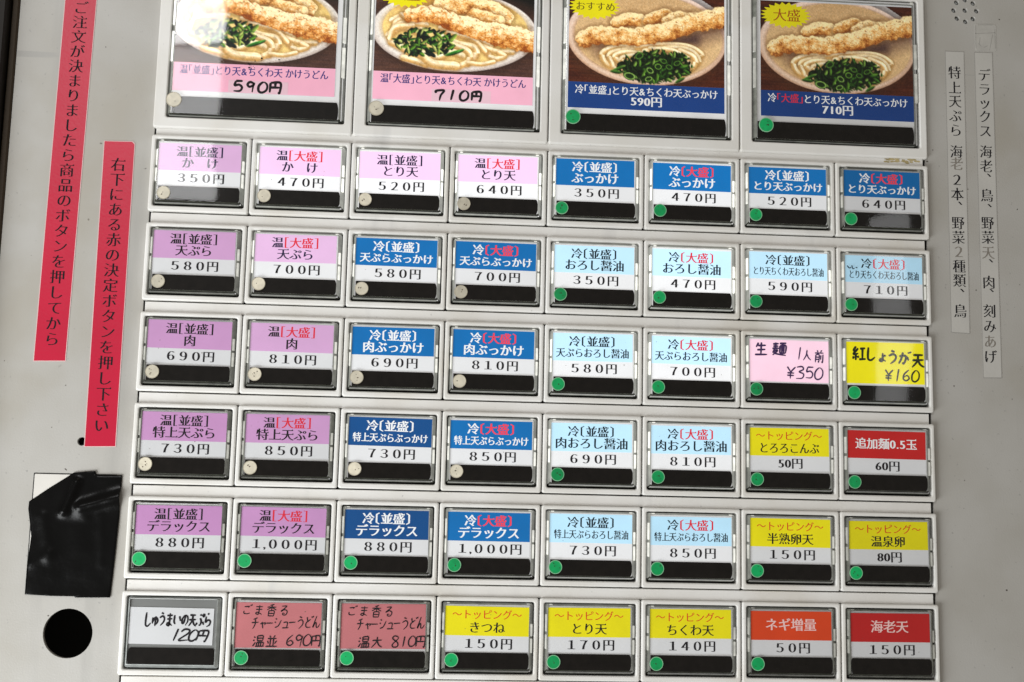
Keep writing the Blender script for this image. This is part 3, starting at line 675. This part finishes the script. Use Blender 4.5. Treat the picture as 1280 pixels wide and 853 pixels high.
# filler strips between the rows
names = ['off-white filler strip under the picture buttons with yellow glue at its right end',
         'off-white filler strip between the 350 to 640 yen row and the second small row',
         'off-white filler strip between the second small row and the row with handwritten ginger card',
         'off-white filler strip between the third small row and the row with 追加麺 card',
         'off-white filler strip between the fourth small row and the デラックス row',
         'off-white filler strip between the デラックス row and the bottom row',
         'off-white filler strip under the bottom row at the picture edge']
for i in range(7):
    v1 = T[i] if i < 6 else T[5]+0.9008; v0 = v1-0.9008+FH
    t = thing('filler_strip', names[i], 'filler strip', P(4, (v0+v1)/2, -0.02), 'filler strips between the button rows')
    o = (4, (v0+v1)/2, -0.02)
    b = MB().use('filler').loft([rr(0.036, v0+.007, 7.955, v1+.003, .003, -.12, 1), rr(0.036, v0+.007, 7.955, v1+.003, .003, -.042, 1), rr(0.042, v0+.013, 7.949, v1+.003, .003, -.034, 1)], False, True)
    link('strip_body', b.build(o), t)
    if i == 0:
        b = MB().use('stain'); rn = random.Random(5)
        for k in range(26):
            cu_, cv = 7.55+rn.random()*.36, v0+.038+rn.random()*.045
            pts = [(cu_+(.012+.03*rn.random())*math.cos(a*1.05), cv+(.005+.008*rn.random())*math.sin(a*1.05), -.0335+.0003*k/26) for a in range(6)]
            b.add(pts, [list(range(6))])
        link('yellow_residue', b.build(o), t)

# ------------------------------------------------------------------ small menu buttons
CW, CH_ = 0.5, FH/2       # local origin: centre of bezel
def L2(u, v): return (u, v)
_cache = {}
def cached(k, fn):
    if k not in _cache: _cache[k] = fn()
    return _cache[k]
OFB = (0.5, FH/2, 0)
def bezel_mesh(W, H, iu, iv, iu1, iv1, off):
    g = 0.005
    b = MB().use('bezel')
    b.loft([rr(g, g, W-g, H-g, .022, -.075), rr(g, g, W-g, H-g, .022, -.016), rr(g+.004, g+.004, W-g-.004, H-g-.004, .02, -.005), rr(g+.014, g+.014, W-g-.014, H-g-.014, .018, 0.0),
            rr(iu-.012, iv-.012, iu1+.012, iv1+.012, .026, 0.0), rr(iu-.003, iv-.003, iu1+.003, iv1+.003, .022, -.005), rr(iu, iv, iu1, iv1, .02, -.014), rr(iu, iv, iu1, iv1, .02, -.11)])
    return b.build(off)
IU, IV, IU1, IV1 = 0.050, 0.046, 0.952, 0.735
def housing_mesh(iu, iv, iu1, iv1, off):
    b = MB().use('dark').box(iu-.02, iv-.02, iu1+.02, iv1+.02, -.14, -.10)
    return b.build(off)
def diffuser_mesh(iu, iv, iu1, iv1, off, m='diffuser'):
    return MB().use(m).box(iu+.03, iv+.02, iu1-.03, iv1-.03, -.095, -.004).build(off)
def rim_mesh(iu, iv, iu1, iv1, a, off, m='rim', tabs=True):
    """sloping clear-plastic skirt round the card window"""
    b = MB().use(m); e = .012; (al, at, ar, ab) = a
    b.loft([rr(iu+e, iv+e, iu1-e, iv1-e*1.4, .02, -.10), rr(iu+e, iv+e, iu1-e, iv1-e*1.4, .02, -.030), rr(iu+e+.006, iv+e+.005, iu1-e-.006, iv1-e*1.4-.006, .018, -.022),
            rr(iu+al-.008, iv+at-.006, iu1-ar+.008, iv1-ab+.008, .012, .010), rr(iu+al, iv+at, iu1-ar, iv1-ab, .008, .012), rr(iu+al, iv+at, iu1-ar, iv1-ab, .008, -.010)])
    if tabs:      # the lower lip of the cap takes a darker copy of its plastic
        b.use('rimdark'); k = b.cur
        for n_, f in enumerate(b.f):
            if sum(b.v[i][1] for i in f)/len(f) > iv1-ab-.012: b.mi[n_] = k
        b.use('rimtab_glow'); H = iv1-iv
        for f0, f1, side in ((.30, .47, 1), (.50, .70, 1), (.16, .40, -1), (.44, .64, -1)):
            u = iu1-ar/2-e/2 if side > 0 else iu+al/2+e/2; wd = (ar if side > 0 else al)*.33
            b.box(u-wd, iv+H*f0, u+wd, iv+H*f1, -.03, .008, .004)
        for u in (iu+.05*(1), iu1-.075): b.box(u, iv+.014, u+.03, iv+at-.004, -.03, .006, .003)
        b.use('rim')
        b.box(iu+al*.6, iv1-ab*.60, iu1-ar, iv1-ab*.44, -.03, .010, .003)
    return b.build(off)
RIMA = (0.036, 0.030, 0.046, 0.052)
def cover_mesh(iu, iv, iu1, iv1, a, off):
    (al, at, ar, ab) = a; b = MB().use('cover')
    b.loft([rr(iu+al-.004, iv+at-.004, iu1-ar+.004, iv1-ab+.004, .01, .014), rr(iu+al, iv+at, iu1-ar, iv1-ab, .012, .020)], False, True)
    return b.build(off)
def strip_mesh(u0, v0, u1, v1, off, both=False):
    b = MB().use('strip'); r = .022
    def lp(i, h):
        out = []
        for k in range(9):
            a = -90+180*k/8; out.append((u1-r*1.0+math.cos(math.radians(a))*r-i, (v0+v1)/2+math.sin(math.radians(a))*((v1-v0)/2-i), h))
        if both:
            for k in range(9):
                a = 90+180*k/8; out.append((u0+r+math.cos(math.radians(a))*r+i, (v0+v1)/2+math.sin(math.radians(a))*((v1-v0)/2-i), h))
        else: out += [(u0+i, v1-i, h), (u0+i, v0+i, h)]
        return out
    b.loft([lp(0, -.003), lp(0, .006), lp(.004, .010)], True, True)
    return b.build(off)
def dot_mesh(r, kind, seed, off):
    """round stock sticker stuck on the cap, origin at its centre"""
    ring, face, sc = ('dot_ring_g', 'dot_green', 'scuff') if kind == 'g' else ('dot_ring_c', 'dot_cream', 'scuff_c')
    rn = random.Random(seed); b = MB().use(ring)
    c = lambda q, h: [(x, y, h) for x, y in circ(0, 0, q, 32)]
    b.loft([c(r, .0208), c(r, .0260), c(r*.97, .0270), c(r*.90, .0270)], False, False)
    b.use(face).loft([c(r*.90, .0270), c(r*.88, .0262), c(r*.4, .0264)], False, True)
    b.use(sc)
    for k in range(rn.choice([1, 2, 3, 4])):
        a = rn.random()*6.28; q = rn.random()*r*.6; cx, cy = q*math.cos(a), q*math.sin(a)+r*.12; s = r*(.06+.10*rn.random())
        b.add([(cx+s*(.6+.7*rn.random())*math.cos(i*1.05), cy+s*(.4+.5*rn.random())*math.sin(i*1.05), .0268+.0003*k) for i in range(6)], [list(range(6))])
    return b.build((0, 0, 0))

COLNAME = {'lilac': 'lilac', 'blue': 'blue', 'deepblue': 'dark blue', 'sky': 'pale blue', 'yellow': 'yellow', 'red': 'red', 'orange': 'orange-red'}
W1, W2 = '温［並盛］', '温［大盛］'; C1, C2 = '冷〔並盛〕', '冷〔大盛〕'; TOP = '〜トッピング〜'
# (band, first line, second line, price, dot, backlight)
ROWS = [
 [('lilac', W1, 'か　け', '３５０円', 'c', .35), ('lilac', W2, 'か　け', '４７０円', 'c', .75), ('lilac', W1, 'とり天', '５２０円', 'c', .85), ('lilac', W2, 'とり天', '６４０円', 'c', .85),
  ('blue', C1, 'ぶっかけ', '３５０円', 'g', .55), ('blue', C2, 'ぶっかけ', '４７０円', 'g', .75), ('blue', C1, 'とり天ぶっかけ', '５２０円', 'g', .45), ('blue', C2, 'とり天ぶっかけ', '６４０円', 'g', .12)],
 [('lilac', W1, '天ぷら', '５８０円', 'c', .18), ('lilac', W2, '天ぷら', '７００円', 'c', .50), ('blue', C1, '天ぷらぶっかけ', '５８０円', 'c', .48), ('blue', C2, '天ぷらぶっかけ', '７００円', 'c', .45),
  ('sky', C1, 'おろし醤油', '３５０円', 'g', .65), ('sky', C2, 'おろし醤油', '４７０円', 'g', .85), ('sky', C1, 'とり天ちくわ天おろし醤油', '５９０円', 'g', .65), ('sky', C2, 'とり天ちくわ天おろし醤油', '７１０円', 'g', .30)],
 [('lilac', W1, '肉', '６９０円', 'c', .10), ('lilac', W2, '肉', '８１０円', 'c', .25), ('blue', C1, '肉ぶっかけ', '６９０円', 'c', .42), ('blue', C2, '肉ぶっかけ', '８１０円', 'c', .48),
  ('sky', C1, '天ぷらおろし醤油', '５８０円', 'g', .70), ('sky', C2, '天ぷらおろし醤油', '７００円', 'g', .80), ('HWraw', '', '', '', 'g', .45), ('HWginger', '', '', '', 'g', .40)],
 [('lilac', W1, '特上天ぷら', '７３０円', 'c', .05), ('lilac', W2, '特上天ぷら', '８５０円', 'c', .10), ('deepblue', C1, '特上天ぷらぶっかけ', '７３０円', 'c', .35), ('blue', C2, '特上天ぷらぶっかけ', '８５０円', 'c', .45),
  ('sky', C1, '肉おろし醤油', '６９０円', 'g', .60), ('sky', C2, '肉おろし醤油', '８１０円', 'g', .60), ('yellow', TOP, 'とろろこんぶ', '50円', 'g', .25), ('red', '', '追加麺0.5玉', '60円', 'g', .16)],
 [('lilac', W1, 'デラックス', '８８０円', 'g', 0), ('lilac', W2, 'デラックス', '１,０００円', 'g', .04), ('deepblue', C1, 'デラックス', '８８０円', 'g', .20), ('blue', C2, 'デラックス', '１,０００円', 'g', .36),
  ('sky', C1, '特上天ぷらおろし醤油', '７３０円', 'g', .50), ('sky', C2, '特上天ぷらおろし醤油', '８５０円', 'g', .46), ('yellow', TOP, '半熟卵天', '１５０円', 'g', .22), ('yellow', TOP, '温泉卵', '80円', 'g', .06)],
 [('HWdumpling', '', '', '', '', 0), ('HWsesame1', '', '', '', 'g', .04), ('HWsesame2', '', '', '', 'g', .02), ('yellow', TOP, 'きつね', '１５０円', 'g', .16),
  ('yellow', TOP, 'とり天', '１７０円', 'g', .18), ('yellow', TOP, 'ちくわ天', '１４０円', 'g', .16), ('orange', '', 'ネギ増量', '５０円', 'g', .05), ('red', '', '海老天', '１５０円', '', 0)],
]
HWLAB = {'HWraw': 'pink card button with handwritten 生麺 1人前 ¥350', 'HWginger': 'all-yellow card button with handwritten 紅しょうが天 ¥160',
 'HWdumpling': 'white handwritten card button, 120円, small card in grey cap without a dot', 'HWsesame1': 'rose card button with handwritten 温並 690円', 'HWsesame2': 'rose card button with handwritten 温大 810円'}
ROWLAB = ['top small row', 'second small row', 'third small row', 'fourth small row', 'fifth small row', 'bottom row']
def han(s): return ''.join(chr(ord(c)-0xfee0) if '０' <= c <= '９' else c for c in s).replace('　', '')

CU0, CU1, CV0, CVB, CV1 = 0.082, 0.900, 0.088, 0.368, 0.512
def lit(o, e): o.color = (e, e, e, 1)

def small_button(r, c, spec):
    band, l1, l2, price, dot, e = spec
    hw = band.startswith('HW')
    if hw: label = HWLAB[band]
    else:
        label = f"{COLNAME[band]} menu button reading {han(l1)+' ' if l1 and l1 != TOP else ''}{han(l2)} {han(price)}"
        label += {'c': ', cream dot', 'g': ', green dot', '': ', no dot'}[dot]
    rn = random.Random(r*31+c)
    loc = P(c+0.5, T[r]+FH/2, 0)
    t = thing('menu_button', label, 'menu button', loc, 'small menu buttons in six rows')
    link('bezel', cached('bezel', lambda: bezel_mesh(1, FH, IU, IV, IU1, IV1, OFB)), t)
    link('housing', cached('housing', lambda: housing_mesh(IU, IV, IU1, IV1, OFB)), t)
    grey = band == 'HWdumpling'
    lit(link('diffuser', cached(('diff', grey), lambda: diffuser_mesh(IU, IV, IU1, IV1, OFB, 'greytray' if grey else 'diffuser')), t), e)
    lit(link('cap_rim', cached(('rim', grey), lambda: rim_mesh(IU, IV, IU1, IV1, RIMA, OFB, 'greyrim' if grey else 'rim', not grey)), t), e*.8)
    # card: slid in by hand, so each sits a hair differently
    du, dv, rot = (rn.random()-.5)*.012, (rn.random()-.5)*.010, math.radians((rn.random()-.5)*0.9)
    def place(o): o.location = P(du, dv, 0); o.rotation_euler = (0, rot, 0); return o
    full = {'HWraw': 'pinkpaper', 'HWginger': 'yellow', 'HWsesame1': 'rosepaper', 'HWsesame2': 'rosepaper'}.get(band)
    if grey: card_me = cached('card_dump', lambda: MB().use('paper').box(CU0+.008, .155, CU1-.022, .498, -.003, .002).build(OFB))
    elif full: card_me = cached(('card', full), lambda: MB().use(full).box(CU0, CV0, CU1, CV1, -.003, .001).build(OFB))
    else: card_me = cached('card', lambda: MB().use('paper').box(CU0, CV0, CU1, CV1, -.003, .001).build(OFB))
    card = place(link('paper_card', card_me, t)); lit(card, e)
    if not hw:
        tb = band
        cb = link('colour_band', cached(('band', tb), lambda: MB().use(tb).box(CU0+.001, CV0+.001, CU1-.001, CVB, .0012, .002).build(OFB)), card); lit(cb, e)
        I = {'lilac': 'ink_navy_backlit' if e > .3 else 'ink_black', 'blue': 'ink_white', 'deepblue': 'ink_white', 'sky': 'ink_teal', 'yellow': 'ink_black', 'red': 'ink_white' if r < 5 else 'ink_pale', 'orange': 'ink_pale'}[band]  # lilac cards: dark ink painted navy where the backlight is strong
        red = {'lilac': 'ink_red', 'blue': 'ink_salmon', 'deepblue': 'ink_salmon', 'sky': 'ink_red'}.get(band)
        b1, b2 = (.036, -.002) if band in ('blue', 'deepblue', 'red') else (.032, .008)
        def mk():
            tx = Text(); cen = (CU0+CU1)/2
            if l1 == TOP: tx.run(l1, cen, .165, .100, 'ink_orange', width=.68, bx=.012, by=.006)
            elif l1:
                cols = [I]+[red if '大' in l1 else I]*(len(l1)-1)
                tx.run(l1, cen, .170, .118, I, colours=cols, bx=b1, by=b2)
            n = len(l2)
            if band in ('red', 'orange'): tx.run(l2, cen, .218, .128 if n < 5 else .118, I, width=.70, bx=.026, by=-.002)
            elif l1 == TOP: tx.run(l2, cen, .288, .118, I, width=.62, bx=.026, by=.006)
            else: tx.run(l2, cen+.004, .286, .122 if n < 7 else .105, I, width=.74, bx=b1, by=b2, squash=1.0 if n < 9 else .92)
            return tx.build(.0026, OFB)
        lo = link('lettering', mk(), card); lit(lo, e)
        pr = link('price', cached(('price', price), lambda: Text().run(price, (CU0+CU1)/2+.012, .440, .122, 'ink_black', bx=.030, by=.014, squash=.98, width=.66).build(.0026, OFB)), card); lit(pr, 0)
    else:
        p = Pen()
        if band == 'HWraw':
            p.write('生麺', .125, .105, .16, .15, .185, 'ink_violet', .022, .0026); p.write('1人前', .545, .15, .11, .14, .125, 'ink_violet', .015, .0026, .1)
            p.write('¥350', .44, .34, .14, .145, .155, 'ink_violet', .017, .0026)
        elif band == 'HWginger':
            p.write('紅しょうが', .15, .125, .145, .155, .122, 'ink_green', .026, .0026, .08); p.write('天', .755, .185, .16, .17, .1, 'ink_green', .026, .0026)
            p.write('¥160', .46, .35, .13, .14, .15, 'ink_green', .019, .0026)
        elif band == 'HWdumpling':
            p.write('しゅうまいの天ぷら', .215, .19, .092, .15, .072, 'ink_black', .020, .0036); p.write('120円', .46, .345, .14, .125, .135, 'ink_black', .020, .0036, slant=.25)
        else:
            s2 = band == 'HWsesame2'
            p.write('ごま香る', .13, .10, .115, .115, .118, 'ink_black', .0115, .0026); p.write('チャーシューうどん', .225, .225, .095, .125, .076, 'ink_black', .012, .0026, -.04)
            p.write('温大' if s2 else '温並', .245, .385, .135, .125, .125, 'ink_black', .013, .0026); p.write('810円' if s2 else '690円', .55, .375, .125, .125, .130, 'ink_black', .013, .0026)
        lo = link('handwriting', p.mb.build(OFB), card)
    link('indicator_strip', cached(('strip', dot == ''), lambda: strip_mesh(.098 if dot else .09, .531, .908, .684, OFB, dot == '')), t)
    if rn.random() < .45:        # specks of dirt trapped on the card
        link('dirt_specks', specks(r*9+c, rn.randrange(2, 6), .12, .12, .86, .48, .0030, OFB, 'scuff_c', .0032), card)
    link('clear_cover', cached('cover', lambda: cover_mesh(IU, IV, IU1, IV1, RIMA, OFB)), t)
    if dot:
        if (r, c) == (1, 7):     # pen smear on the cap
            p = Pen(); p.mb.use('ink_teal')
            for st in ([(.105, .20), (.13, .225), (.15, .215)], [(.155, .195), (.165, .23), (.185, .225)], [(.195, .215), (.215, .222)]): p.stroke(st, .012, .0206)
            link('ink_smear', p.mb.build(OFB), t)
        k = rn.randrange(11)
        o = link('round_sticker', cached(('dot', dot, k), lambda: dot_mesh(.067, dot, k*13+ord(dot), OFB)), t)
        o.location = P(.152-.5+(rn.random()-.5)*.02, .603-FH/2+(rn.random()-.5)*.014, 0); o.rotation_euler = (0, rn.random()*6, 0)

def specks(seed, n, u0, v0, u1, v1, h, off, m='ink_black', r=.006):
    rn = random.Random(seed); b = MB().use(m)
    for k in range(n):
        cu_, cv = u0+(u1-u0)*rn.random(), v0+(v1-v0)*rn.random(); q = r*(.5+1.3*rn.random()); e = .4+.6*rn.random()
        b.add([(cu_+q*math.cos(a*.785)*(.8+.4*rn.random()), cv+q*e*math.sin(a*.785), h+k*.00003) for a in range(8)], [list(range(8))])
    return b.build(off)
for r, row in enumerate(ROWS):
    for c, spec in enumerate(row): small_button(r, c, spec)

# ------------------------------------------------------------------ large picture buttons
BH = 1.783; BT = 0.8626-BH
BU, BV, BU1, BV1 = .130, .056, 1.915, BH-.115
OFL = (1, BH/2, 0)
warm, cool = picture_warm(), picture_cool()
PV0, PV1 = .127, 1.110
CARDB = 1.392
warm_me = print_mesh(warm, .19-1, PV0-BH/2, 1.83-1, PV1-.02-BH/2, .0015)
cool_me = print_mesh(cool, .19-1, PV0-BH/2, 1.83-1, PV1-BH/2, .0015)
def burst(cu_, cv, rx, ry, m='yellow', n=22):
    b = MB().use(m); q = []
    for i in range(2*n):
        a = math.pi*i/n; k = 1.0 if i % 2 == 0 else .80
        q.append((cu_+rx*k*math.cos(a), cv+ry*k*math.sin(a), .0024))
    return b.add(q, [list(range(len(q)))]).build(OFL)
BIG = [('pinkband', '温「並盛」とり天＆ちくわ天 かけうどん', '590円', 'c', .28, None, 'large picture button with warm noodle bowl, pink band, handwritten 590円, glare on its left'),
       ('pinkband', '温「大盛」とり天＆ちくわ天 かけうどん', '710円', 'c', .42, '大盛', 'large picture button with warm noodle bowl, pink band, handwritten 710円'),
       ('navy', '冷「並盛」とり天＆ちくわ天ぶっかけ', '590円', 'g', .36, 'おすすめ', 'large picture button with blue band and おすすめ burst, 590円'),
       ('navy', '冷「大盛」とり天＆ちくわ天ぶっかけ', '710円', 'g', .10, '大盛', 'large picture button with blue band and 大盛 burst, 710円')]
RIMB = (.046, .052, .060, .035)
for i, (band, txt, price, dot, e, star, label) in enumerate(BIG):
    t = thing('picture_button', label, 'menu button', P(2*i+1, BT+BH/2, 0), 'large picture buttons in the top row')
    link('bezel', cached('Bb', lambda: bezel_mesh(2, BH, BU, BV, BU1, BV1, OFL)), t)
    link('housing', cached('Bh', lambda: housing_mesh(BU, BV, BU1, BV1, OFL)), t)
    lit(link('diffuser', cached('Bd', lambda: diffuser_mesh(BU, BV, BU1, BV1, OFL)), t), e*1.4)
    lit(link('cap_rim', cached('Br', lambda: rim_mesh(BU, BV, BU1, BV1, RIMB, OFL)), t), e*.9)
    card = link('paper_card', cached('Bc', lambda: MB().use('paper').box(.186, BV+.03, 1.834, CARDB, -.003, .001).build(OFL)), t); lit(card, e)
    card.location = P((-.025, 0, .005, .03)[i], 0, 0)
    o = link('food_picture', warm_me if i < 2 else cool_me, card); lit(o, e)
    top = PV1-.02 if i < 2 else PV1
    o = link('colour_band', cached(('Bband', band), lambda: MB().use(band).box(.19, top+.0005, 1.83, CARDB-.004, .0012, .0022).build(OFL)), card); lit(o, e)
    m = 'ink_blue' if i < 2 else 'ink_white'
    cols = [m]*len(txt)
    if i == 3: cols[1:5] = ['ink_red']*4
    vt = top+.072 if i < 2 else top+.078
    tx = Text().run(txt.replace('＆', '&'), 1.012, vt, .106, m, width=1.50, colours=cols, bx=.024, by=.002)
    if i >= 2: tx.run(price, 1.01, vt+.105, .120, m, bx=.028, by=.0, stretch=1.05)
    o = link('lettering', tx.build(.0028, OFL), card); lit(o, e)
    if i < 2:
        o = link('price_patch', MB().use('tapepatch').box(.79 if i else .76, CARDB-.135, 1.40 if i else 1.36, CARDB-.006, .0030, .0038).build(OFL), card); lit(o, e)
        p = Pen(); p.write(price, .80 if i else .78, CARDB-.142, .155, .135, .20, 'ink_black', .029, .0045, slant=.06)
        link('handwriting', p.mb.build(OFL), card)
    if star:
        sv = {1: .255, 2: .285, 3: .280}[i]; su = {1: .49, 2: .455, 3: .462}[i]
        o = link('yellow_burst', burst(su, sv, .275, .145), card); lit(o, e)
        o = link('burst_lettering', Text().run(star, su+.01, sv, .105 if i == 2 else .15, 'ink_gold' if i == 2 else 'ink_amber', bx=.014, by=.010).build(.0032, OFL), card); lit(o, 0)
    link('indicator_strip', cached('Bs', lambda: strip_mesh(.185, 1.450, 1.850, 1.646, OFL)), t)
    link('clear_cover', cached('Bco', lambda: cover_mesh(BU, BV, BU1, BV1, RIMB, OFL)), t)
    if i == 0: link('ink_specks', specks(8, 13, .90, 1.00, 1.30, 1.13, .0206, OFL, r=.008), t)
    o = link('round_sticker', cached(('Bdot', dot, i), lambda: dot_mesh(.078, dot, i*5+2, OFL)), t)
    o.location = P((.205, .235, .25, .27)[i]-1, 1.494-BH/2, 0)

# ------------------------------------------------------------------ stickers and labels on the panel
def sheet(name, label, cat, poly, m, edge, chars, pos, em, inkm, group, thick=.004, stretch=1.0):
    cu_ = sum(p[0] for p in poly)/len(poly); cv = sum(p[1] for p in poly)/len(poly); off = (cu_, cv, PH)
    t = thing(name, label, cat, P(cu_, cv, PH), group)
    def inset(d): return [(cu_+(u-cu_)*(1-d/abs(u-cu_)) if abs(u-cu_) > d else u, cv+(v-cv)*(1-d/abs(v-cv))) for u, v in poly]
    b = MB().use(edge)
    b.loft([[(u, v, PH+.0005) for u, v in poly], [(u, v, PH+thick) for u, v in poly]], False, False)
    ins = inset(.007)
    b.loft([[(u, v, PH+thick) for u, v in poly], [(u, v, PH+thick) for u, v in ins]])
    b.use(m).add([(u, v, PH+thick) for u, v in ins], [list(range(len(ins)))])
    link('backing', b.build(off), t)
    tm = Text().column(chars, pos, em, inkm, stretch=stretch).build(thick+.0012, off)
    link('lettering', tm, t)
    return t

s1 = 'ご注文が決まりましたら商品のボタンを押してから'
sheet('red_sticker', 'long red strip sticker reading ご注文が決まりましたら, cut off at the top edge', 'sticker', [(-.962, -.75), (-.640, -.75), (-.693, 3.251), (-1.005, 3.26)], 'sticker_red', 'sticker_edge',
      s1, [(-.796-.045*k/22, -.375+(3.034+.375)*k/22) for k in range(23)], .150, 'ink_black', 'red strip stickers left of the buttons')
s2 = '右下にある赤の決定ボタンを押し下さい'
sheet('red_sticker', 'red strip sticker reading 右下にある赤の決定ボタン, beside the first button column, its upper corner lifting', 'sticker', [(-.476, 1.009), (-.190, 1.004), (-.165, 1.030), (-.157, 4.073), (-.461, 4.081)], 'sticker_red', 'sticker_edge',
      s2, [(-.318+.010*k/17, 1.251+(3.867-1.251)*k/17) for k in range(18)], .150, 'ink_black', 'red strip stickers left of the buttons')
sA = '特上天ぷら海老２本、野菜２種類、鳥'
pA = [(8.327, -0.115), (8.326, 0.053), (8.325, 0.203), (8.325, 0.361), (8.324, 0.519), (8.323, 0.754), (8.323, 0.885), (8.322, 1.058), (8.321, 1.213), (8.321, 1.334), (8.32, 1.522), (8.32, 1.676), (8.319, 1.829), (8.318, 1.982), (8.318, 2.134), (8.317, 2.261), (8.317, 2.454)]
sheet('clear_label', 'clear tape label starting 特上天ぷら, nearer the buttons, with a worn 老', 'label', [(8.230, -.35), (8.440, -.351), (8.415, 2.689), (8.214, 2.683)], 'clearlabel', 'labeledge',
      sA, pA, .152, ['ink_black' if k not in (6, 12) else 'ink_worn' for k in range(len(sA))], 'clear text labels right of the buttons', .003, .92)
sB = 'デラックス海老、鳥、野菜天、肉、刻みあげ'
pB = [(8.652, -0.103), (8.65, 0.056), (8.649, 0.206), (8.648, 0.356), (8.646, 0.514), (8.644, 0.741), (8.643, 0.897), (8.642, 1.019), (8.64, 1.214), (8.639, 1.347), (8.638, 1.51), (8.636, 1.664), (8.635, 1.826), (8.634, 1.937), (8.632, 2.14), (8.631, 2.25), (8.629, 2.444), (8.628, 2.603), (8.627, 2.762), (8.625, 2.92)]
sheet('clear_label', 'clear tape label starting デラックス, farther from the buttons, below glue residue', 'label', [(8.551, -.352), (8.751, -.357), (8.740, 3.141), (8.540, 3.145)], 'clearlabel', 'labeledge',
      sB, pB, .152, ['ink_black' if k not in (12, 18) else 'ink_worn' for k in range(len(sB))], 'clear text labels right of the buttons', .003, .92)

# wrinkled black tape over the slot plate
tp = [(-0.938, 4.615), (-0.74, 4.47), (-0.535, 4.33), (-0.43, 4.318), (-0.332, 4.31), (-0.321, 4.348), (-0.20, 4.346), (-0.078, 4.342), (-0.079, 4.741), (-0.095, 5.13), (-0.115, 5.507), (-0.441, 5.513), (-0.453, 5.502), (-0.663, 5.502), (-0.913, 5.491), (-0.911, 5.229), (-0.895, 4.941), (-0.94, 4.684)]
tape = thing('black_tape', 'wrinkled glossy black tape patch covering a slot, above the round hole', 'tape', P(-.5, 4.9, PH))
me = flat_curve(tp, [], 0, 0.0001, 'tape')
bm = bmesh.new(); bm.from_mesh(me)
dele = [f for f in bm.faces if f.normal.y > -0.5]
bmesh.ops.delete(bm, geom=dele, context='FACES')
for it in range(6):
    es = [e for e in bm.edges if e.calc_length() > 0.03*S]
    if not es: break
    bmesh.ops.subdivide_edges(bm, edges=es, cuts=1, use_grid_fill=True)
    bmesh.ops.triangulate(bm, faces=bm.faces[:])
def ridge(u, v, a, b_, wd, ht):
    ax, ay = a; bx_, by_ = b_; dx, dy = bx_-ax, by_-ay; L = dx*dx+dy*dy; t = max(0, min(1, ((u-ax)*dx+(v-ay)*dy)/L))
    d = math.hypot(u-ax-t*dx, v-ay-t*dy); return ht*math.exp(-(d/wd)**2)
for v in bm.verts:
    u, vv = v.co.x/S, -v.co.z/S
    h = .010+.005*(pnoise(Vector((u*3.0, vv*2.2, 1)))+1)+.0035*pnoise(Vector((u*8, vv*6, 4)))
    for rd in (((-.50, 4.42), (-.60, 4.70), .04, .042), ((-.45, 4.66), (-.08, 4.55), .06, .050), ((-.62, 4.72), (-.40, 4.75), .05, .008), ((-.80, 4.75), (-.72, 5.15), .05, .010), ((-.88, 5.2), (-.70, 5.1), .05, .008), ((-.25, 4.75), (-.22, 5.2), .04, .005)):
        h += ridge(u, vv, *rd)
    v.co.y = -(h+PH)*S
me2 = me; bm.to_mesh(me2); bm.free()
for p_ in me2.polygons: p_.use_smooth = True
o = link('tape_sheet', shift(me2, (-.5, 4.9, PH)), tape)
sol = o.modifiers.new('thick', 'SOLIDIFY'); sol.thickness = .0045*S; sol.offset = -1

bpy.data.objects.remove(_ob); bpy.data.curves.remove(_cu)
